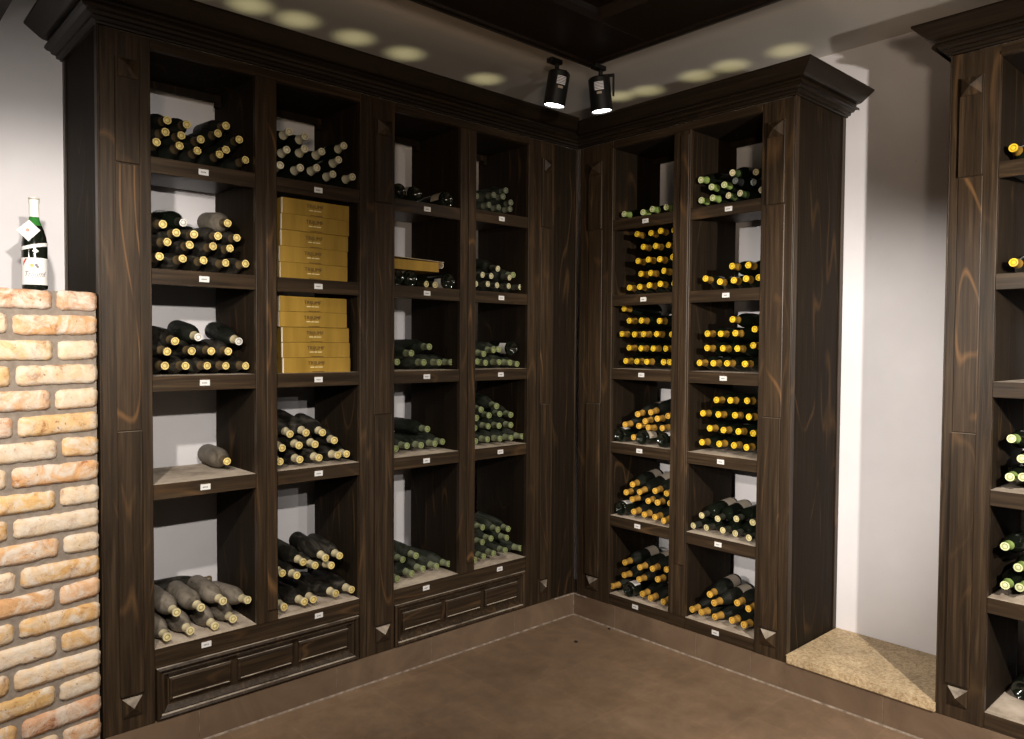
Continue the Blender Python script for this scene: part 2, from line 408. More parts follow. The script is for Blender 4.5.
r3 = rack('wine_rack', 'dark wooden wine rack right of the corner, filled with yellow-capped bottles', (0, 0, 0), -PI / 2, .0, 1.300,
     [(.024, .262, .094, .191), (1.144, 1.300, 1.173, 1.261)], [(.658, .759)], [(.262, .658), (.759, 1.144)], [RR, RR], False,
     [(1.277, 1.300, 1)], ([(0, 0), (1.3, 0), (1.3, WY)], [(1, -1), (1, -1), (1, 0)]))
r4 = rack('wine_rack', 'dark wooden wine rack cut off by the right edge of the photo', (0, 0, 0), -PI / 2, 1.931, 3.12,
     [(1.931, 2.093, 1.962, 2.044), (2.958, 3.12, 2.99, 3.08)], [(2.481, 2.570)], [(2.093, 2.481), (2.570, 2.958)], [RR, RR], False,
     [(1.931, 1.954, -1), (3.097, 3.12, 1)], ([(1.931, WY), (1.931, 0), (3.12, 0), (3.12, WY)], [(-.8, 0), (-.8, -.9), (.8, -.9), (.8, 0)]))
for r, op, st in ((r3, (.262, .658, .759, 1.144), 0), (r4, (2.093, 2.481, 2.570, 2.958), 0)):
    MB().box(op[1], op[2], .003, .0245, .1275, .188).build('base_rail', WH, r)

# stone slab between the two right racks
tag(MB().box(-.010, WY - .002, -1.928, -1.3075, .1265, .166).build('stone_slab', SLAB, bevel=.006), 'rough beige speckled stone slab lying on the plinth between the racks', 'stone slab')

# ------------------------------------------------------------------ brick pillar
def brick_pillar():
    ang = math.radians(11)
    root = empty('brick_pillar', (-2.468, -.004, 0), 0)
    tag(root, 'half-height pillar of old yellow bricks at the left edge', 'brick pillar')
    H, T = 1.728, .40
    ux, uy = -math.cos(ang), -math.sin(ang)   # along the face, leftwards
    nx, ny = math.sin(ang), -math.cos(ang)
    nx, ny = (-uy, ux) if (-uy) * 0 + ux * -1 > 0 else (uy, -ux)
    if ny > 0: nx, ny = -nx, -ny
    L = 1.05
    m = MB()
    p = [(0, .012), (L * ux - nx * .012, L * uy - ny * .012), (L * ux, .48), (0, .48)]
    p[0] = (-nx * .012 - .008, -ny * .012)
    p[3] = (-.008, .48)
    vs = [(x, y, z) for z in (0, H - .004) for x, y in p]
    m.add(vs, [(3, 2, 1, 0), (4, 5, 6, 7), (0, 1, 5, 4), (1, 2, 6, 5), (2, 3, 7, 6), (3, 0, 4, 7)])
    m.build('mortar', MORTAR, root)
    bm = bmesh.new(); tint = bm.loops.layers.float_color.new('tint')
    rnd = random.Random(11); rows = 21; ph = .0842
    cols = [(.86, .62, .32), (.84, .58, .30), (.80, .52, .31), (.80, .55, .38), (.88, .76, .62), (.88, .70, .46), (.88, .74, .58), (.76, .49, .35), (.86, .64, .38)]
    def brick(s0, s1, z0, z1, c, d0=0.0, side=False):
        nu, nv = max(4, int((s1 - s0) / .016)), 5; dep = .016
        grid = {}
        j = [rnd.uniform(-.003, .003) for _ in range(8)]
        tilt = rnd.uniform(-.003, .003)
        for iu in range(nu + 1):
            for iv in range(nv + 1):
                u, v = iu / nu, iv / nv
                eu = min(u, 1 - u) * (s1 - s0); ev = min(v, 1 - v) * (z1 - z0)
                # ragged rounded outline
                s = s0 + (s1 - s0) * u; z = z0 + (z1 - z0) * v + tilt * (u - .5) * 2
                if iv in (0, nv): z += (1 if iv == 0 else -1) * abs(rnd.gauss(0, .0016))
                if iu in (0, nu): s += (1 if iu == 0 else -1) * abs(rnd.gauss(0, .0016))
                if iu in (0, nu) and iv in (0, nv): s += (.005 if iu == 0 else -.005); z += (.004 if iv == 0 else -.004)
                e = min(eu, ev); out = -.007 * max(0, 1 - e / .010) ** 2 + rnd.uniform(-.001, .001) + d0
                grid[iu, iv] = (s, z, out)
        def P(s, z, out):
            if side: return (-.008 + out + .004, s, z)
            return (s * ux + nx * out - .004, s * uy + ny * out, z)
        V = {k_: bm.verts.new(P(*g_)) for k_, g_ in grid.items()}
        Bk = {}
        for k_, g_ in grid.items():
            if k_[0] in (0, nu) or k_[1] in (0, nv): Bk[k_] = bm.verts.new(P(g_[0], g_[1], -dep))
        fs = []
        for iu in range(nu):
            for iv in range(nv): fs.append(bm.faces.new((V[iu, iv], V[iu + 1, iv], V[iu + 1, iv + 1], V[iu, iv + 1])))
        for iu in range(nu):
            for iv in (0, nv): fs.append(bm.faces.new((V[iu, iv], V[iu + 1, iv], Bk[iu + 1, iv], Bk[iu, iv])))
        for iv in range(nv):
            for iu in (0, nu): fs.append(bm.faces.new((V[iu, iv], V[iu, iv + 1], Bk[iu, iv + 1], Bk[iu, iv])))
        for f_ in fs:
            f_.smooth = True
            for lp in f_.loops: lp[tint] = (*c, 1)
    for r in range(rows):
        z1 = H - r * ph; z0 = max(.0, z1 - ph + .014)
        if z1 < .02: break
        s = -.0
        k0 = 0; half = (r % 2 == 0)
        jit = rnd.uniform(-.004, .004)
        s = 0.002
        while s < L - .02:
            Ln = (.130 if (half and k0 == 0) else .264) + rnd.uniform(-.012, .012)
            s1 = min(s + Ln, L)
            c = rnd.choice(cols); f_ = rnd.uniform(.9, 1.08); c = tuple(min(.95, q * f_ * w_) for q, w_ in zip(c, (.74, .675, .58)))
            brick(s, s1, z0 + rnd.uniform(0, .003), z1 - rnd.uniform(0, .003), c)
            s = s1 + .015; k0 += 1
    bmesh.ops.recalc_face_normals(bm, faces=bm.faces)
    me = bpy.data.meshes.new('bricks'); bm.to_mesh(me); bm.free(); me.materials.append(BRICK)
    o = bpy.data.objects.new('bricks', me); col.objects.link(o); o.parent = root
    return root
brick_pillar()

# ------------------------------------------------------------------ bottles
def bottle_profile(R=.0375, H=.298, burg=True):
    rn = .0135
    if burg:
        sh = [(R, .155), (R * .985, .17), (R * .93, .187), (R * .82, .205), (R * .66, .222), (R * .52, .236), (.0165, .250), (.0145, .262)]
    else:
        sh = [(R, .185), (R * .97, .196), (R * .86, .207), (R * .66, .216), (R * .5, .223), (.0155, .232), (.0145, .245)]
    pr = [(.008, .022), (R * .6, .010), (R * .80, .001), (R * .90, 0), (R * .975, .003), (R, .010)] + sh + [(rn, H - .012), (.0152, H - .011), (.0152, H - .004), (.013, H - .002)]
    return pr
def interp(prof, z):
    for (r0, z0), (r1, z1) in zip(prof[5:], prof[6:]):
        if z0 <= z <= z1: return r0 + (r1 - r0) * (z - z0) / max(1e-6, z1 - z0)
    return .0145
_dk = {}
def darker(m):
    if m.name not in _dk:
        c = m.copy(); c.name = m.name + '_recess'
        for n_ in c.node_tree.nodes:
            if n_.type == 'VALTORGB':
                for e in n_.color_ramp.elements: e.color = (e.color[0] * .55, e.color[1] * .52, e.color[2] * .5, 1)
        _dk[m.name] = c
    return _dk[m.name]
def make_bottle(kind, glass, fs, fe, R=.0375, H=.298, burg=True, caplen=.052, lab=None):
    pr = bottle_profile(R, H, burg)
    b = MB().lathe(pr, 20).build('wine_bottle', glass, smooth=True)
    z0 = H - caplen
    cp = [(interp(pr, z0) + .0008, z0), (.0150, z0 + caplen * .35), (.0146, H - .014), (.0160, H - .012), (.0160, H - .002), (.0150, H + .0005), (.0110, H + .0008), (.0098, H - .0012), (.0068, H - .0012), (.0054, H - .0004), (.001, H - .0004)]
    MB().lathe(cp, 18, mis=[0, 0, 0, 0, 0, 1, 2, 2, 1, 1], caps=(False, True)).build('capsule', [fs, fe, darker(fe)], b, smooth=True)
    if lab:
        za, zb, a0, a1, m2 = lab
        MB().lathe([(R + .0006, za), (R + .0006, zb)], 16, ang=(a0, a1)).build('paper_label', m2, b, smooth=True)
    b['kindname'] = kind
    return b
proto = {}
def P(kind, *a, **kw): proto[kind] = lambda: make_bottle(kind, *a, **kw)
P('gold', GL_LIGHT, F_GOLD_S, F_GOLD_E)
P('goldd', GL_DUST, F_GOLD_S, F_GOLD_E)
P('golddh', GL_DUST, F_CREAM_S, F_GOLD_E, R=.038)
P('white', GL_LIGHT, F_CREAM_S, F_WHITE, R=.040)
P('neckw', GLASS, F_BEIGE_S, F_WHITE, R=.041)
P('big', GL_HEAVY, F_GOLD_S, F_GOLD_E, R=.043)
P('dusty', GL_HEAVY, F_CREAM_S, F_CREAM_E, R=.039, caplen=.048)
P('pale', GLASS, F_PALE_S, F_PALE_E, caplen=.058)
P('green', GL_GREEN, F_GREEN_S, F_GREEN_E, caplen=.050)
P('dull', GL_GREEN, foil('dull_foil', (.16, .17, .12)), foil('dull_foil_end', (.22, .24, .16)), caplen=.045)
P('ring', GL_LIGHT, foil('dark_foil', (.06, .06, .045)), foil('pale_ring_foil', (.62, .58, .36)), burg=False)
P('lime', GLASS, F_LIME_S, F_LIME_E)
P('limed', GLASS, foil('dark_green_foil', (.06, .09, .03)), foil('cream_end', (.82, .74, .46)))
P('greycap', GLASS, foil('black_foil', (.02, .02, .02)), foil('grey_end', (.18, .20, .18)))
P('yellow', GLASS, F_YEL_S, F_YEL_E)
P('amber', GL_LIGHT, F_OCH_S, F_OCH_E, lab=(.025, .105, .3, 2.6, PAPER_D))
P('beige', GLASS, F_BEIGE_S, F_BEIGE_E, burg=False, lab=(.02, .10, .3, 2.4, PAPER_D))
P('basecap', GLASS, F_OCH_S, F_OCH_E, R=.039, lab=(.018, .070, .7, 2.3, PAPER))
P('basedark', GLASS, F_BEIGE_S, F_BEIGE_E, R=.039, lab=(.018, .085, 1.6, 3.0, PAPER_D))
ADJ = {'gold': 'gold-capped', 'goldd': 'gold-capped', 'golddh': 'gold-capped', 'white': 'white-capped', 'neckw': 'white-tipped', 'big': 'fat dusty', 'dusty': 'dusty cream-capped',
       'pale': 'cream-capped', 'green': 'green-capped', 'dull': 'dull-capped', 'ring': 'pale-ringed', 'lime': 'lime-capped', 'limed': 'cream-ended', 'greycap': 'grey-capped', 'yellow': 'yellow-capped',
       'amber': 'amber-capped', 'beige': 'beige-capped', 'basecap': 'base-forward', 'basedark': 'base-forward'}
made = {}
def get_bottle(kind):
    if kind not in made:
        made[kind] = proto[kind](); del made[kind]['kindname']; return made[kind]
    return copy_tree(made[kind])
def orient(o, base, tip, spin=0.0):
    b, t = Vector(base), Vector(tip); d = (t - b).normalized()
    q = d.to_track_quat('Z', 'Y'); o.rotation_mode = 'QUATERNION'
    from mathutils import Quaternion
    o.rotation_quaternion = q @ Quaternion((0, 0, 1), spin); o.location = b

ORD = ['leftmost', 'second from left', 'third from left', 'fourth from left', 'fifth from left', 'sixth from left', 'seventh from left']
CELLS = [
 ('L', -2.292, -1.894, 2.235, 'leftmost bay', 0, 0.05, [[(-2.255, 2.302, 'gold'), (-2.175, 2.301, 'gold'), (-2.107, 2.295, 'gold'), (-2.024, 2.294, 'gold'), (-1.915, 2.292, 'gold')], [(-2.225, 2.344, 'gold'), (-2.168, 2.341, 'gold'), (-2.092, 2.342, 'gold'), (-1.994, 2.319, 'gold'), (-1.94, 2.369, 'gold')], [(-2.217, 2.39, 'gold'), (-2.144, 2.389, 'gold'), (-2.028, 2.376, 'gold'), (-1.994, 2.413, 'gold')]]),
 ('L', -2.292, -1.894, 1.826, 'leftmost bay', 1, 0.05, [[(-2.25, 1.876, 'goldd'), (-2.166, 1.874, 'goldd'), (-2.083, 1.875, 'goldd'), (-1.996, 1.872, 'goldd'), (-1.921, 1.873, 'goldd')], [(-2.223, 1.932, 'goldd'), (-2.14, 1.929, 'goldd'), (-2.05, 1.932, 'goldd'), (-1.977, 1.932, 'goldd')], [(-2.19, 1.97, 'goldd'), (-2.122, 1.971, 'goldd'), (-2.03, 1.974, 'goldd'), (-1.947, 1.977, 'goldd')], [(-2.239, 1.997, 'goldd'), (-2.157, 2.014, 'neckw'), (-2.0, 2.015, 'big')]]),
 ('L', -2.292, -1.894, 1.427, 'leftmost bay', 2, 0.05, [[(-2.23, 1.464, 'goldd'), (-2.159, 1.463, 'goldd'), (-2.071, 1.462, 'goldd'), (-1.999, 1.461, 'goldd'), (-1.92, 1.46, 'goldd')], [(-2.227, 1.518, 'goldd'), (-2.128, 1.52, 'goldd'), (-2.059, 1.52, 'goldd'), (-1.993, 1.519, 'goldd')], [(-2.193, 1.558, 'goldd'), (-2.105, 1.574, 'white'), (-1.944, 1.552, 'white')]]),
 ('L', -2.292, -1.894, 0.403, 'leftmost bay', 4, 0.02, [[(-2.244, 0.437, 'dusty'), (-2.157, 0.438, 'dusty'), (-2.056, 0.428, 'dusty'), (-1.985, 0.441, 'dusty')], [(-2.206, 0.52, 'dusty'), (-2.115, 0.519, 'dusty'), (-2.03, 0.527, 'dusty')]]),
 ('L', -1.804, -1.414, 2.235, 'second bay from left', 0, 0.03, [[(-1.769, 2.294, 'pale'), (-1.688, 2.293, 'pale'), (-1.608, 2.317, 'pale'), (-1.525, 2.294, 'pale'), (-1.436, 2.294, 'pale')], [(-1.742, 2.362, 'pale'), (-1.667, 2.381, 'pale'), (-1.582, 2.382, 'pale'), (-1.497, 2.362, 'pale')], [(-1.736, 2.436, 'pale'), (-1.656, 2.434, 'pale'), (-1.473, 2.427, 'pale')]]),
 ('L', -1.804, -1.414, 1.022, 'second bay from left', 3, 0.02, [[(-1.781, 1.057, 'golddh'), (-1.691, 1.057, 'golddh'), (-1.609, 1.059, 'golddh'), (-1.514, 1.061, 'golddh'), (-1.464, 1.06, 'golddh')], [(-1.774, 1.114, 'golddh'), (-1.699, 1.119, 'golddh'), (-1.629, 1.119, 'golddh'), (-1.543, 1.127, 'golddh')], [(-1.735, 1.15, 'golddh'), (-1.662, 1.158, 'golddh'), (-1.595, 1.156, 'golddh')]]),
 ('L', -1.804, -1.414, 0.403, 'second bay from left', 4, 0.03, [[(-1.767, 0.44, 'golddh'), (-1.672, 0.441, 'golddh'), (-1.626, 0.438, 'golddh'), (-1.518, 0.442, 'golddh'), (-1.438, 0.442, 'golddh')], [(-1.768, 0.581, 'golddh'), (-1.705, 0.561, 'golddh'), (-1.612, 0.583, 'golddh'), (-1.543, 0.574, 'golddh')], [(-1.668, 0.608, 'golddh'), (-1.574, 0.614, 'golddh'), (-1.5, 0.608, 'golddh')]]),
 ('L', -1.231, -0.844, 2.226, 'third bay from left', 0, 0.03, [[(-1.183, 2.268, 'basedark'), (-1.093, 2.271, 'basedark'), (-0.906, 2.269, 'basedark')]]),
 ('L', -1.231, -0.844, 1.826, 'third bay from left', 1, 0.04, [[(-1.16, 1.857, 'basedark'), (-1.066, 1.861, 'basedark'), (-1.015, 1.845, 'beige'), (-0.978, 1.841, 'beige'), (-0.886, 1.864, 'basecap')]]),
 ('L', -1.231, -0.844, 1.427, 'third bay from left', 2, 0.06, [[(-1.173, 1.468, 'green'), (-1.025, 1.465, 'green'), (-0.931, 1.464, 'green'), (-0.846, 1.464, 'green')], [(-1.095, 1.51, 'green'), (-0.985, 1.541, 'green')]]),
 ('L', -1.231, -0.844, 1.022, 'third bay from left', 3, 0.09, [[(-1.164, 1.052, 'green'), (-1.093, 1.059, 'green'), (-1.02, 1.057, 'green'), (-0.931, 1.057, 'green'), (-0.873, 1.061, 'green')], [(-0.972, 1.132, 'green')]]),
 ('L', -1.231, -0.844, 0.403, 'third bay from left', 4, 0.08, [[(-1.164, 0.427, 'green'), (-1.08, 0.435, 'green'), (-1.001, 0.439, 'green'), (-0.92, 0.439, 'green'), (-0.836, 0.435, 'green')], [(-1.119, 0.506, 'green'), (-1.054, 0.517, 'green')]]),
 ('L', -0.744, -0.38, 2.235, 'fourth bay from left', 0, 0.06, [[(-0.596, 2.285, 'dull'), (-0.53, 2.28, 'dull'), (-0.453, 2.28, 'dull')], [(-0.689, 2.316, 'dull'), (-0.581, 2.335, 'dull'), (-0.519, 2.335, 'dull'), (-0.455, 2.314, 'dull')], [(-0.499, 2.371, 'dull')]]),
 ('L', -0.744, -0.38, 1.826, 'fourth bay from left', 1, 0.05, [[(-0.695, 1.866, 'ring'), (-0.625, 1.869, 'ring'), (-0.55, 1.867, 'ring'), (-0.473, 1.867, 'ring'), (-0.367, 1.868, 'ring')], [(-0.651, 1.915, 'ring'), (-0.591, 1.913, 'ring'), (-0.464, 1.903, 'ring')], [(-0.553, 1.941, 'ring'), (-0.437, 1.929, 'green')]]),
 ('L', -0.744, -0.38, 1.427, 'fourth bay from left', 2, 0.05, [[(-0.686, 1.466, 'green'), (-0.637, 1.459, 'green'), (-0.535, 1.461, 'green'), (-0.471, 1.458, 'green'), (-0.414, 1.45, 'green')], [(-0.649, 1.5, 'green'), (-0.586, 1.525, 'green'), (-0.55, 1.529, 'green'), (-0.471, 1.525, 'basecap')]]),
 ('L', -0.744, -0.38, 1.022, 'fourth bay from left', 3, 0.04, [[(-0.708, 1.056, 'green'), (-0.62, 1.058, 'green'), (-0.534, 1.055, 'green'), (-0.447, 1.053, 'green'), (-0.369, 1.056, 'green')], [(-0.708, 1.124, 'green'), (-0.614, 1.126, 'green'), (-0.546, 1.125, 'green'), (-0.471, 1.125, 'green')], [(-0.703, 1.171, 'green'), (-0.615, 1.183, 'green'), (-0.544, 1.183, 'green'), (-0.46, 1.172, 'green')], [(-0.668, 1.214, 'green'), (-0.581, 1.224, 'green')]]),
 ('L', -0.744, -0.38, 0.403, 'fourth bay from left', 4, 0.05, [[(-0.696, 0.434, 'green'), (-0.635, 0.441, 'green'), (-0.559, 0.442, 'green'), (-0.491, 0.45, 'green'), (-0.373, 0.445, 'green')], [(-0.652, 0.521, 'green'), (-0.58, 0.526, 'green'), (-0.475, 0.514, 'green')], [(-0.646, 0.597, 'green'), (-0.55, 0.572, 'green'), (-0.458, 0.558, 'green')]]),
 ('R', 0.262, 0.658, 2.235, 'left bay of right-hand rack', 0, 0.04, [[(0.307, 2.267, 'lime'), (0.433, 2.261, 'lime'), (0.501, 2.268, 'lime'), (0.586, 2.268, 'lime')]]),
 ('R', 0.262, 0.658, 1.826, 'left bay of right-hand rack', 1, 0.04, [[(0.369, 1.867, 'yellow'), (0.414, 1.868, 'yellow'), (0.481, 1.873, 'yellow'), (0.558, 1.875, 'yellow'), (0.632, 1.874, 'yellow')], [(0.421, 1.937, 'yellow'), (0.492, 1.936, 'yellow'), (0.575, 1.942, 'yellow')], [(0.399, 2.007, 'yellow'), (0.473, 2.008, 'yellow'), (0.555, 2.003, 'yellow'), (0.629, 2.009, 'yellow')], [(0.436, 2.079, 'yellow'), (0.516, 2.076, 'yellow'), (0.599, 2.073, 'yellow')], [(0.4, 2.149, 'yellow'), (0.482, 2.148, 'yellow'), (0.555, 2.15, 'yellow'), (0.63, 2.148, 'yellow')]]),
 ('R', 0.262, 0.658, 1.428, 'left bay of right-hand rack', 2, 0.04, [[(0.331, 1.47, 'yellow'), (0.399, 1.469, 'yellow'), (0.478, 1.469, 'yellow'), (0.581, 1.469, 'yellow'), (0.628, 1.47, 'yellow')], [(0.355, 1.542, 'yellow'), (0.437, 1.54, 'yellow'), (0.512, 1.539, 'yellow'), (0.587, 1.539, 'yellow')], [(0.311, 1.617, 'yellow'), (0.391, 1.614, 'yellow'), (0.458, 1.615, 'yellow'), (0.537, 1.615, 'yellow'), (0.626, 1.612, 'yellow')], [(0.358, 1.688, 'yellow'), (0.441, 1.687, 'yellow'), (0.555, 1.683, 'yellow')], [(0.311, 1.755, 'yellow')]]),
 ('R', 0.262, 0.658, 1.025, 'left bay of right-hand rack', 3, 0.03, [[(0.295, 1.068, 'basecap'), (0.394, 1.06, 'amber'), (0.467, 1.071, 'basedark'), (0.547, 1.073, 'basecap')], [(0.347, 1.126, 'amber'), (0.434, 1.125, 'amber'), (0.488, 1.121, 'amber'), (0.551, 1.12, 'amber')], [(0.475, 1.154, 'amber'), (0.561, 1.174, 'amber'), (0.618, 1.191, 'amber')], [(0.43, 1.188, 'amber'), (0.505, 1.201, 'amber')]]),
 ('R', 0.262, 0.658, 0.622, 'left bay of right-hand rack', 4, 0.03, [[(0.314, 0.652, 'basecap'), (0.405, 0.659, 'amber'), (0.477, 0.656, 'amber'), (0.54, 0.652, 'amber'), (0.608, 0.647, 'amber')], [(0.387, 0.722, 'amber'), (0.492, 0.729, 'amber'), (0.563, 0.734, 'amber'), (0.632, 0.739, 'amber')], [(0.351, 0.756, 'amber'), (0.436, 0.769, 'amber'), (0.548, 0.793, 'amber'), (0.622, 0.791, 'amber')], [(0.396, 0.804, 'amber')]]),
 ('R', 0.262, 0.658, 0.187, 'left bay of right-hand rack', 5, 0.03, [[(0.269, 0.223, 'amber'), (0.374, 0.208, 'basecap'), (0.461, 0.223, 'amber'), (0.522, 0.218, 'amber'), (0.606, 0.22, 'amber')], [(0.352, 0.304, 'amber'), (0.443, 0.299, 'amber'), (0.569, 0.33, 'amber')], [(0.338, 0.366, 'amber'), (0.451, 0.367, 'amber'), (0.533, 0.377, 'amber'), (0.622, 0.393, 'amber')]]),
 ('R', 0.759, 1.144, 2.235, 'right bay of right-hand rack', 0, 0.04, [[(0.791, 2.277, 'lime'), (0.868, 2.276, 'lime'), (0.944, 2.279, 'limed'), (1.007, 2.281, 'limed'), (1.121, 2.28, 'limed')], [(0.85, 2.334, 'lime'), (0.917, 2.335, 'lime'), (0.99, 2.34, 'greycap'), (1.077, 2.322, 'greycap')], [(0.799, 2.373, 'lime'), (0.972, 2.381, 'limed'), (1.086, 2.359, 'limed')]]),
 ('R', 0.759, 1.144, 1.826, 'right bay of right-hand rack', 1, 0.04, [[(0.825, 1.887, 'yellow'), (0.917, 1.866, 'yellow'), (0.979, 1.87, 'yellow'), (1.055, 1.872, 'yellow'), (1.122, 1.873, 'yellow')], [(0.977, 1.937, 'yellow'), (1.06, 1.936, 'yellow')]]),
 ('R', 0.759, 1.144, 1.428, 'right bay of right-hand rack', 2, 0.04, [[(0.8, 1.47, 'yellow'), (0.884, 1.47, 'yellow'), (0.957, 1.471, 'yellow'), (1.05, 1.47, 'yellow')], [(0.85, 1.544, 'yellow'), (0.926, 1.543, 'yellow'), (1.006, 1.543, 'yellow'), (1.086, 1.558, 'yellow')], [(0.845, 1.615, 'yellow'), (0.914, 1.614, 'yellow'), (1.001, 1.616, 'yellow'), (1.104, 1.634, 'yellow')], [(0.974, 1.683, 'yellow')]]),
 ('R', 0.759, 1.144, 1.025, 'right bay of right-hand rack', 3, 0.05, [[(0.816, 1.074, 'yellow'), (0.906, 1.074, 'yellow'), (0.989, 1.075, 'yellow'), (1.063, 1.074, 'yellow')], [(0.857, 1.147, 'yellow'), (0.935, 1.145, 'yellow'), (1.02, 1.146, 'yellow'), (1.099, 1.145, 'yellow')], [(0.812, 1.218, 'yellow'), (0.903, 1.219, 'yellow'), (0.997, 1.222, 'yellow'), (1.077, 1.221, 'yellow')], [(0.894, 1.29, 'yellow'), (0.977, 1.293, 'yellow'), (1.058, 1.295, 'yellow')]]),
 ('R', 0.759, 1.144, 0.622, 'right bay of right-hand rack', 4, 0.03, [[(0.784, 0.652, 'beige'), (0.853, 0.653, 'beige'), (0.947, 0.657, 'beige'), (1.018, 0.656, 'beige'), (1.099, 0.653, 'beige')], [(0.84, 0.715, 'beige'), (0.925, 0.712, 'beige'), (1.027, 0.729, 'beige'), (1.113, 0.727, 'beige')]]),
 ('R', 0.759, 1.144, 0.187, 'right bay of right-hand rack', 5, 0.03, [[(0.779, 0.224, 'amber'), (0.844, 0.23, 'amber'), (0.911, 0.223, 'amber'), (1.007, 0.231, 'amber'), (1.075, 0.23, 'amber')], [(0.885, 0.328, 'amber'), (0.913, 0.294, 'amber'), (1.034, 0.323, 'amber'), (1.101, 0.315, 'amber')]]),
 ('R', 2.093, 2.481, 2.235, 'rack at right edge', 0, 0.04, [[(2.13, 2.285, 'yellow')]]),
 ('R', 2.093, 2.481, 1.826, 'rack at right edge', 1, 0.04, [[(2.14, 1.867, 'yellow')]]),
 ('R', 2.093, 2.481, 1.025, 'rack at right edge', 3, 0.03, [[(2.149, 1.078, 'lime'), (2.191, 1.084, 'lime')], [(2.148, 1.219, 'lime'), (2.183, 1.149, 'lime')]]),
 ('R', 2.093, 2.481, 0.622, 'rack at right edge', 4, 0.03, [[(2.145, 0.676, 'lime'), (2.188, 0.675, 'lime')], [(2.142, 0.821, 'lime'), (2.184, 0.75, 'lime')]]),
 ('R', 2.093, 2.481, 0.187, 'rack at right edge', 5, 0.22, [[(2.16, 0.268, 'basedark')]]),
]
SPECIAL = [
 ('big', (-1.942, .404, 1.0655), (-1.972, .112, 1.068), 0, 'lone fat dusty bottle lying on the fourth shelf of the leftmost bay', 'bottles on the fourth shelf, leftmost bay'),
 ('dusty', (-1.950, .325, .480), (-1.921, .030, .502), 0, 'dusty bottle lying apart at far right, bottom shelf of the leftmost bay', 'bottles on the bottom shelf, leftmost bay'),
 ('goldd', (-2.240, .372, .518), (-1.945, .372, .514), 0, 'dark bottle lying crosswise at the back, bottom shelf of the leftmost bay', 'bottles on the bottom shelf, leftmost bay'),
]


def settle(items, xa, xb, zs):
    """items: dict x,z,r (start = neck position); pushes the bodies apart and down onto the shelf"""
    pts = [[min(max(i['x'], xa + i['r'] + .001), xb - i['r'] - .001), max(i['z'], zs + i['r'])] for i in items]
    for it in range(500):
        for n, p in enumerate(pts):
            p[1] += (items[n]['zt'] - p[1]) * .06
            if items[n]['ri'] == 0: p[1] = zs + items[n]['r'] + .0004
            p[0] += (items[n]['x'] - p[0]) * .02
        for _ in range(3):
            for a in range(len(pts)):
                for b in range(a + 1, len(pts)):
                    dx, dz = pts[b][0] - pts[a][0], pts[b][1] - pts[a][1]; d = math.hypot(dx, dz) or 1e-5; R = items[a]['r'] + items[b]['r'] + .0006
                    if d < R:
                        k_ = (R - d) / d / 2; pts[a][0] -= dx * k_; pts[a][1] -= dz * k_; pts[b][0] += dx * k_; pts[b][1] += dz * k_
            for n, p in enumerate(pts):
                r = items[n]['r'] + .0004
                p[0] = min(max(p[0], xa + r), xb - r); p[1] = max(p[1], zs + r)
    return pts

SHN = {0: 'top shelf', 1: 'second shelf', 2: 'third shelf', 3: 'fourth shelf', 4: 'fifth shelf', 5: 'bottom shelf'}
def to_world(frame, x, y, z):
    return (x, y, z) if frame == 'L' else (y, -x, z)
def fill(cell):
    frame, xa, xb, zs, bay, sh, y0, rows = cell
    items = []
    for ri, row in enumerate(rows):
        row = sorted(row)
        for ci, (x, z, kind) in enumerate(row):
            rr = {'white': .040, 'neckw': .041, 'big': .043, 'dusty': .039, 'golddh': .038, 'basecap': .039, 'basedark': .039}.get(kind, .0375)
            items.append(dict(x=x, z=z, r=rr, kind=kind, ri=ri, ci=ci, n=len(row)))
    off = sum(i['z'] - zs - i['r'] for i in items if i['ri'] == 0) / max(1, sum(1 for i in items if i['ri'] == 0))
    for i in items: i['zt'] = i['z'] - max(0.0, off)
    pts = settle(items, xa, xb, zs)
    nr = len(rows)
    for it, p in zip(items, pts):
        o = get_bottle(it['kind']); H = .298
        rnd = random.Random(int(it['x'] * 9999) + int(it['z'] * 7777))
        yj = y0 + rnd.uniform(-.012, .012)
        tx, tz = it['x'], it['z']
        if it['kind'].startswith('base'):
            yy = max(y0, .03)
            base = Vector((p[0], yy, p[1])); tip = Vector((p[0] + rnd.uniform(-.02, .02), yy + H, p[1] + rnd.uniform(-.004, .004)))
        else:
            mx, mz = tx - p[0], tz - p[1]; lim = .034
            d = math.hypot(mx, mz)
            if d > lim: tx, tz = p[0] + mx * lim / d, p[1] + mz * lim / d
            tz = max(tz, zs + .017)
            tip = Vector((tx, yj, tz)); mid = Vector((p[0], yj + .205, p[1])); d = (mid - tip).normalized()
            base = tip + d * H
            base.x = min(max(base.x, xa + it['r'] - .002), xb - it['r'] + .002); base.z = max(base.z, zs + it['r'] + .0005)
        wb, wt = to_world(frame, *base), to_world(frame, *tip)
        orient(o, wb, wt, rnd.uniform(-.4, .4) - (PI / 2 if frame == 'L' else 0))
        pos = ORD[it['ci']] if it['ci'] < it['n'] - 1 else 'rightmost'
        if it['n'] == 1: pos = 'alone'
        rown = '' if nr == 1 else {0: ' in bottom row', nr - 1: ' in top row'}.get(it['ri'], ' in %s row' % {0: '', 1: 'second', 2: 'third', 3: 'fourth', 4: 'fifth'}[it['ri']])
        shn = SHN[sh] if not (frame == 'L' and sh == 4) else 'bottom shelf'
        tag(o, '%s bottle, %s%s, %s, %s' % (ADJ[it['kind']], pos, rown, shn, bay), 'wine bottle', 'bottles on the %s, %s' % (shn, bay))
for c_ in CELLS: fill(c_)
for kind, base, tip, spin, label, group in SPECIAL:
    o = get_bottle(kind); orient(o, base, tip, spin); tag(o, label, 'wine bottle', group)

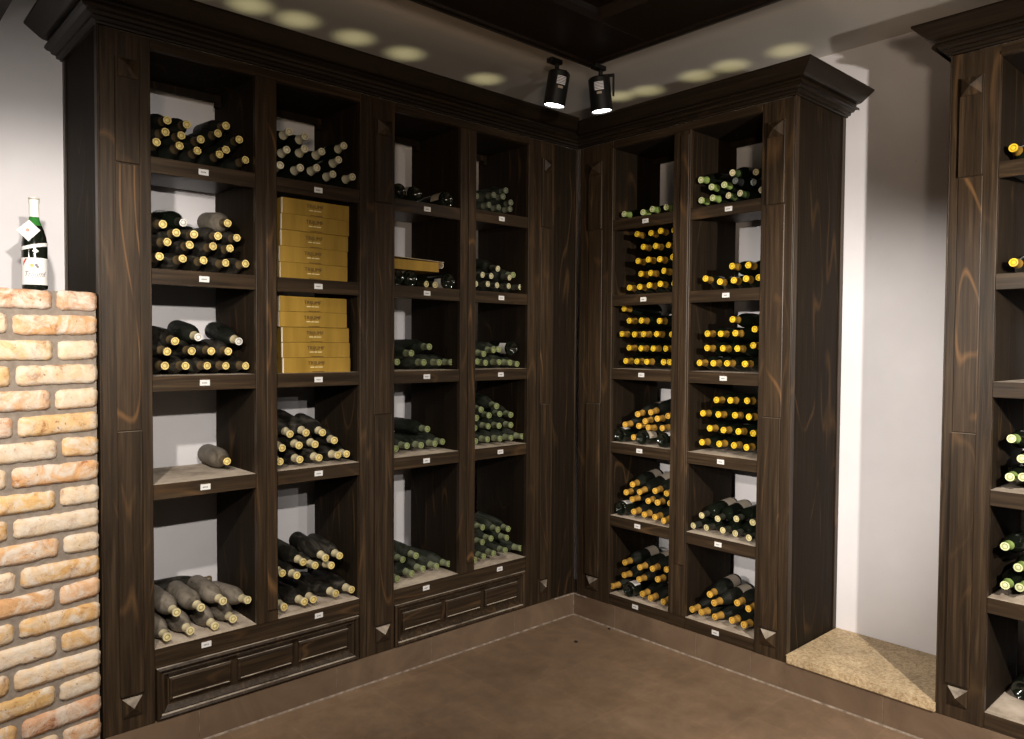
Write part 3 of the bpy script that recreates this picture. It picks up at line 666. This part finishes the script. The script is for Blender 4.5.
# ------------------------------------------------------------------ golden cartons
def make_carton():
    c = MB().box(-.158, .158, .0035, .305, 0, .072).build('wine_carton', CARD, bevel=.0015)
    fl = MB(); fl.box(-.158, .158, 0, .003, .0012, .0708, 0); fl.box(-.1605, -.158, 0, .010, .002, .070, 1)
    fl.build('front_flap', [CARD, CARDEDGE], c)
    MB().box(-.028, .028, -.0008, .0002, .0035, .006).build('tab_slot', CARDINK, c)
    R_ = Matrix.Translation((-.008, -.0006, .045)) @ Matrix.Rotation(PI / 2, 4, 'X')
    text_mesh('lettering', 'TRIJUMF', .024, CARDINK, c, R_, 0, .92)
    ln = MB()
    for a, b in ((-.036, -.018), (-.014, -.002), (.001, .021)): ln.box(a, b, -.0009, .0, .0245, .0285)
    ln.build('small_print', CARDLINE, c)
    return c
ct = make_carton(); first = True
NM = ['topmost', 'second from top', 'middle', 'fourth from top', 'lowest']
for zs, xs, sn, hh in ((1.826, (-1.611, -1.615, -1.615, -1.622, -1.622), 'upper', .0725), (1.427, (-1.623, -1.626, -1.611, -1.610, -1.608), 'lower', .0725)):
    hts = [.0685] * 5
    for i in range(5):
        o = ct if first else copy_tree(ct); first = False
        yy = .030 + [.004, .0, .006, .002, .0][i]
        sc = (.067 if sn == 'upper' else .0645) / .072
        o.scale = (1, 1, sc)
        o.location = (xs[i] + .004, yy, zs + .0003 + (4 - i) * (.072 * sc + .0004))
        o.rotation_euler = (0, 0, math.radians([.6, -.3, .4, -.5, .2][i]))
        tag(o, 'flat golden wine carton, %s of the %s stack in the second bay' % (NM[i], sn), 'carton', 'golden cartons in the %s stack' % sn)
# open carton lying on the bottles of the third bay
oc = MB(); x0, x1, y0, y1, z0, z1 = -1.226, -.955, .03, .30, 1.905, 1.952; t = .003
oc.box(x0, x1, y0, y0 + t, z0, z1); oc.box(x0, x1, y1 - t, y1, z0, z1); oc.box(x0, x0 + t, y0 + t, y1 - t, z0, z1); oc.box(x1 - t, x1, y0 + t, y1 - t, z0, z1); oc.box(x0 + t, x1 - t, y0 + t, y1 - t, z0, z0 + t)
oc = oc.build('open_carton', CARD); tag(oc, 'open golden carton with bent lid lying on bottles, second shelf, third bay', 'carton')
lid = MB(); lid.add([(x0, y0 + .01, z1 + .012), (x1 + .03, y0 - .002, z1 + .002), (x1 + .028, y1, z1 + .010), (x0, y1, z1 + .024), (x0, y0 + .01, z1 + .014), (x1 + .03, y0 - .002, z1 + .004), (x1 + .028, y1, z1 + .012), (x0, y1, z1 + .026)],
   [(0, 1, 2, 3), (4, 5, 6, 7), (0, 1, 5, 4), (1, 2, 6, 5), (2, 3, 7, 6), (3, 0, 4, 7)])
lid.build('lid', CARD_IN, oc)
fl = MB()
for i in range(6):
    a0, a1 = -PI / 2 + i * .42, -PI / 2 + (i + 1) * .42
    cx, cz, rr = x1 + .012, z1 - .012, .016
    fl.add([(cx + rr * math.cos(a0), y0 - .002, cz + rr * math.sin(a0)), (cx + rr * math.cos(a1), y0 - .002, cz + rr * math.sin(a1)), (cx + rr * math.cos(a1), y0 + .14, cz + rr * math.sin(a1)), (cx + rr * math.cos(a0), y0 + .14, cz + rr * math.sin(a0)),
            (cx + (rr - .002) * math.cos(a0), y0 - .002, cz + (rr - .002) * math.sin(a0)), (cx + (rr - .002) * math.cos(a1), y0 - .002, cz + (rr - .002) * math.sin(a1)), (cx + (rr - .002) * math.cos(a1), y0 + .14, cz + (rr - .002) * math.sin(a1)), (cx + (rr - .002) * math.cos(a0), y0 + .14, cz + (rr - .002) * math.sin(a0))],
           [(0, 1, 2, 3), (4, 5, 6, 7), (0, 1, 5, 4), (2, 3, 7, 6), (1, 2, 6, 5), (3, 0, 4, 7)])
fl.build('curled_flap', CARDEDGE, oc, smooth=True)

# ------------------------------------------------------------------ standing bottle on the pillar
def standing_bottle():
    R = .0385; H = .307
    pr = [(.008, .02), (R * .7, .008), (R * .9, 0), (R * .98, .003), (R, .012), (R, .135), (R * .985, .155), (R * .9, .178), (R * .76, .198), (R * .6, .214), (R * .46, .228), (.0155, .24), (.0145, .25), (.0142, H - .012), (.0158, H - .011), (.0158, H - .003), (.012, H)]
    b = MB().lathe(pr, 28, mis=[0] * 9 + [1] * 7).build('wine_bottle', [GLASS, CLEARGREEN], smooth=True)
    tag(b, 'upright green wine bottle with white labels standing on the brick pillar', 'wine bottle')
    MB().lathe([(.0152, .240), (.0150, H - .014), (.0166, H - .012), (.0166, H + .001), (.004, H + .0015)], 22, caps=(False, True)).build('capsule', F_WHITE, b, smooth=True)
    MB().lathe([(.0168, H - .006), (.0168, H - .001), (.0135, H + .0018)], 22, caps=(False, True)).build('capsule_band', mat('grey_foil_band', (.33, .30, .24), .5), b, smooth=True)
    # direction of the label front: toward the viewer side of the room
    fc = math.radians(-97)
    def arc(r, za, zb, w, name, m, n=18, parent=b, tiltz=0):
        mm = MB(); o = 0
        for i in range(n + 1):
            a = fc - w + 2 * w * i / n; dz = tiltz * math.sin((i / n - .5) * PI)
            for z in (za, zb): mm.v.append((r * math.cos(a), r * math.sin(a), z + dz))
        for i in range(n): mm.f.append((2 * i, 2 * i + 2, 2 * i + 3, 2 * i + 1)); mm.m.append(0)
        return mm.build(name, m, parent, smooth=True)
    lab = arc(R + .0007, .014, .104, 1.45, 'front_label', PAPER)
    def wrap(me, r):                       # bend flat artwork around the bottle
        for v in me.vertices:
            a = fc + v.co.x / r; v.co = Vector(((r + v.co.y) * math.cos(a), (r + v.co.y) * math.sin(a), v.co.z))
    def art(mb, name, m, par, r):
        for i, (x, y, z) in enumerate(mb.v):
            a = fc + x / r; mb.v[i] = ((r + y) * math.cos(a), (r + y) * math.sin(a), z)
        return mb.build(name, m, par)
    t = text_mesh('lettering', 'Trijumf', .027, INK, lab, Matrix.Translation((0, .0012, .049)) @ Matrix.Rotation(PI / 2, 4, 'X'), .35, .80, .0002); wrap(t.data, R)
    def disc(cx, cz, rr, y=.0012):
        mb = MB(); n = 14; mb.add([(cx + rr * math.cos(2 * PI * i / n), y, cz + rr * math.sin(2 * PI * i / n)) for i in range(n)], [tuple(range(n))]); return mb
    art(disc(-.006, .078, .006), 'gold_mark', GOLDINK, lab, R)
    mb = disc(.006, .080, .0045, .0014)
    q = disc(.010, .074, .0045, .0013); mb.add(q.v, q.f)
    q = disc(.020, .076, .0014, .0013); mb.add(q.v, q.f)
    art(mb, 'dark_mark', INK, lab, R)
    mb = MB(); mb.add([(-.036, .0013, .076), (-.032, .0013, .082), (-.020, .0013, .101), (-.026, .0013, .101), (-.034, .0013, .090)], [(0, 1, 2, 3, 4)])
    art(mb, 'red_mark', RED, lab, R)
    rb = arc(R + .0009, .137, .149, 1.5, 'neck_ribbon', PAPER, tiltz=.009)
    mb = MB(); mb.add([(-.006, .0012, .126), (.008, .0012, .120), (.014, .0012, .127), (.004, .0012, .136)], [(0, 1, 2, 3)]); art(mb, 'seal', PAPER, b, R)
    # square tag hung on its corner in front of the shoulder
    s = .0295; y = -R - .002; ca = [(-s * 1.22, .0), (0, -s * 1.18), (s * 1.22, .004), (.003, s * 1.22)]
    tg = MB(); vs = [(x * .95 - .020, y, z + .192) for x, z in ca] + [(x * .95 - .020, y + .0012, z + .192) for x, z in ca]
    tg.add(vs, [(0, 1, 2, 3), (7, 6, 5, 4), (0, 1, 5, 4), (1, 2, 6, 5), (2, 3, 7, 6), (3, 0, 4, 7)])
    tg = tg.build('hang_tag', PAPER, b)
    MB().lathe([(.006, 0), (.0058, .0004)], 16).build('red_stamp', mat('faded_red_print', (.62, .20, .15), .6), tg).matrix_local = Matrix.Translation((-.022, y - .0004, .194)) @ Matrix.Rotation(PI / 2, 4, 'X')
    b.location = (-2.657, .035, 1.729); b.rotation_euler = (0, 0, math.radians(-6))
standing_bottle()

# ------------------------------------------------------------------ track spotlights
def spot_fixture(loc, axis, label, stick_side):
    root = empty('track_spotlight', loc); tag(root, label, 'spotlight', 'track spotlights under the canopy')
    d = Vector(axis).normalized(); q = Vector((0, 0, -1)).rotation_difference(d).to_matrix().to_4x4()
    c = Vector((0, 0, -.128)); L = .152; R = .050
    body = MB().lathe([(R * .9, L / 2), (R, L / 2 - .006), (R, -L / 2), (R * .93, -L / 2), (R * .90, -L / 2 + .010)], 30, caps=(True, False)).build('lamp_housing', BLACK, root, smooth=True)
    body.matrix_local = Matrix.Translation(c) @ q
    ln = MB().lathe([(.001, -L / 2 + .006), (R * .92, -L / 2 + .006)], 30, caps=(False, False)).build('lens', LENS, body)
    MB().box(-.05, .02, -.018, .018, -.018, .001).build('track_adapter', BLACK, root, bevel=.002)
    side = Vector(stick_side)
    a = MB(); a.lathe([(.010, 0), (.010, -.045)], 14); a.build('stem', BLACK, root)
    yk = MB(); yk.box(-.008, .008, -.006, .006, -.055, -.036)
    yk.build('swivel', BLACK, root)
    ya = MB()
    sx = side
    px = Vector((-sx.y, sx.x, 0)) * 0 + side
    # yoke arm on one side
    w = Vector((-side.y, side.x, 0)); off = side * (R + .010)
    def bx(c0, hx, hy, z0, z1):
        vs = []
        for z in (z0, z1):
            for sy in (-1, 1):
                for sx_ in (-1, 1): p = c0 + side * hx * sx_ + w * hy * sy; vs.append((p.x, p.y, z))
        ya.add(vs, [(0, 2, 3, 1), (0, 1, 5, 4), (1, 3, 7, 5), (3, 2, 6, 7), (2, 0, 4, 6), (4, 5, 7, 6)])
    bx(side * (R / 2 + .004), R / 2 + .010, .010, -.046, -.038); bx(off, .004, .010, -.135, -.038)
    ya.build('yoke', BLACK, root)
    # rating sticker toward the room
    st = MB(); n = 8; va = math.radians(-135) + (.35 if loc[0] < -.6 else -.15)
    def strip(a0, a1, z0, z1, r, mi):
        o = len(st.v)
        for i in range(n + 1):
            a_ = a0 + (a1 - a0) * i / n
            for z in (z0, z1): st.v.append((r * math.cos(a_), r * math.sin(a_), z))
        for i in range(n): st.f.append((o + 2 * i, o + 2 * i + 2, o + 2 * i + 3, o + 2 * i + 1)); st.m.append(mi)
    strip(va - .42, va + .42, .012, .048, R + .0006, 0)
    for i in range(5): strip(va - .40, va + .40, .016 + i * .0065, .0185 + i * .0065, R + .0010, 1)
    strip(va - .25, va + .20, -.006, .004, R + .0006, 2)
    st.build('rating_sticker', [STICK, STICKINK, PAPER_D], body)
    li = bpy.data.lights.new('spot_lamp', 'SPOT'); li.energy = 14; li.spot_size = 1.9; li.spot_blend = .8; li.shadow_soft_size = .03; li.color = (1, .9, .75)
    lo = bpy.data.objects.new('spot_lamp', li); col.objects.link(lo); lo.parent = body; lo.location = (0, 0, -L / 2 - .01)
spot_fixture((-.705, -.520, 2.843), (-.08, .14, -1), 'black track spotlight, left one of the two under the canopy corner', (.75, -.2, 0))
spot_fixture((-.520, -.620, 2.835), (.11, -.04, -1), 'black track spotlight, right one of the two under the canopy corner', (.55, -.83, 0))

# ------------------------------------------------------------------ debris
for x, y, r, lab in ((-.33, -.32, .010, 'small dark crumb on the floor in front of the corner'), (.0, -.0, .009, '')):
    if lab:
        pass
def crumb(px, py, r, lab):
    bm = bmesh.new(); bmesh.ops.create_icosphere(bm, subdivisions=2, radius=r)
    rr = random.Random(int(px * 1000))
    for v in bm.verts: v.co *= rr.uniform(.7, 1.15); v.co.z *= .55
    mz = min(v.co.z for v in bm.verts)
    for v in bm.verts: v.co.z -= mz
    me = bpy.data.meshes.new('dirt_crumb'); bm.to_mesh(me); bm.free(); me.materials.append(SPECK)
    o = bpy.data.objects.new('dirt_crumb', me); col.objects.link(o); o.location = (px, py, 0); tag(o, lab, 'crumb')
crumb(-0.298, -0.297, .010, "dark crumb on the floor, the one nearer the camera")
crumb(-0.025, -0.290, .008, "dark crumb on the floor, the one close to the right plinth")

# ------------------------------------------------------------------ lights
def spot(name, loc, target, energy, size=70, blend=.5, soft=.03, color=(1, .93, .84)):
    li = bpy.data.lights.new(name, 'SPOT'); li.energy = energy; li.spot_size = math.radians(size); li.spot_blend = blend; li.shadow_soft_size = soft; li.color = color
    o = bpy.data.objects.new(name, li); col.objects.link(o); o.location = loc
    o.rotation_euler = (Vector(target) - Vector(loc)).to_track_quat('-Z', 'Y').to_euler(); return o
spot('lamp_near_left', (-2.94, -1.27, 2.07), (-2.60, .2, 1.20), 100, 88, .5, .02)
spot('lamp_over_room', (-2.95, -2.46, 2.05), (-2.6, 0, 1.30), 205, 70, 1.0, .02)
spot('lamp_left_track', (-4.65, -1.1, 2.05), (-1.2, 0, .7), 60, 44, .6, .02)
spot('lamp_far', (-4.65, -2.4, 2.03), (0, -1.12, 1.3), 600, 27, .8, .02)
spot('lamp_wall', (-3.3, -2.0, 2.02), (.5, -1.72, .60), 190, 48, .5, .03)
spot('lamp_right', (-1.45, -3.44, 2.05), (.3, -1.75, 1.1), 330, 100, .8, .02)
spot('lamp_right_track', (-1.0, -4.35, 2.05), (0, -1.1, .9), 95, 56, .7, .02)
spot('lamp_floor', (-2.0, -1.9, 2.80), (-1.4, -1.3, 0), 90, 96, .9, .05)
spot('added_ceiling_fill', (-3.9, -3.9, 1.5), (-.9, -.9, 3.7), 220, 62, .9, .15, (1, .80, .60))  # unseen fill spot, added behind the camera to brighten the ceiling
for i, x in enumerate((-2.05, -1.821, -1.604, -1.316, -1.031, -.508)):
    spot('cabinet_uplight', (x, .215, 2.80), (x, .215, 3.0), .60, 70, 1.0, .015, (1, .93, .5))
for x, y in ((.235, -.10), (.276, -.27), (.276, -.60), (.276, -.80), (.3, -1.10)):
    spot('cabinet_uplight', (x, y, 2.80), (x, y, 3.0), .60, 70, 1.0, .015, (1, .93, .5))
spot('cabinet_uplight', (.3, -2.15, 2.80), (.3, -2.15, 3.0), .8, 100, 1.0, .02, (1, .97, .9))
w = bpy.data.worlds.new('world'); scn.world = w; w.use_nodes = True
w.node_tree.nodes['Background'].inputs[0].default_value = (.9, .8, .7, 1); w.node_tree.nodes['Background'].inputs[1].default_value = .02

# ------------------------------------------------------------------ camera
cd = bpy.data.cameras.new('camera'); cam = bpy.data.objects.new('camera', cd); col.objects.link(cam)
cd.sensor_fit = 'HORIZONTAL'; cd.sensor_width = 36; cd.lens = 26.8227; cd.clip_start = .05
cam.matrix_world = Matrix(((0.738139, 0.016222, -0.674453, -3.2128), (-0.674614, 0.027776, -0.737648, -2.9742), (0.006767, 0.999483, 0.031447, 1.5500), (0, 0, 0, 1)))
scn.camera = cam

scn.view_settings.view_transform = 'Standard'; scn.view_settings.look = 'None'
scn.view_settings.gamma = 1; scn.view_settings.exposure = 0; scn.view_settings.use_curve_mapping = False
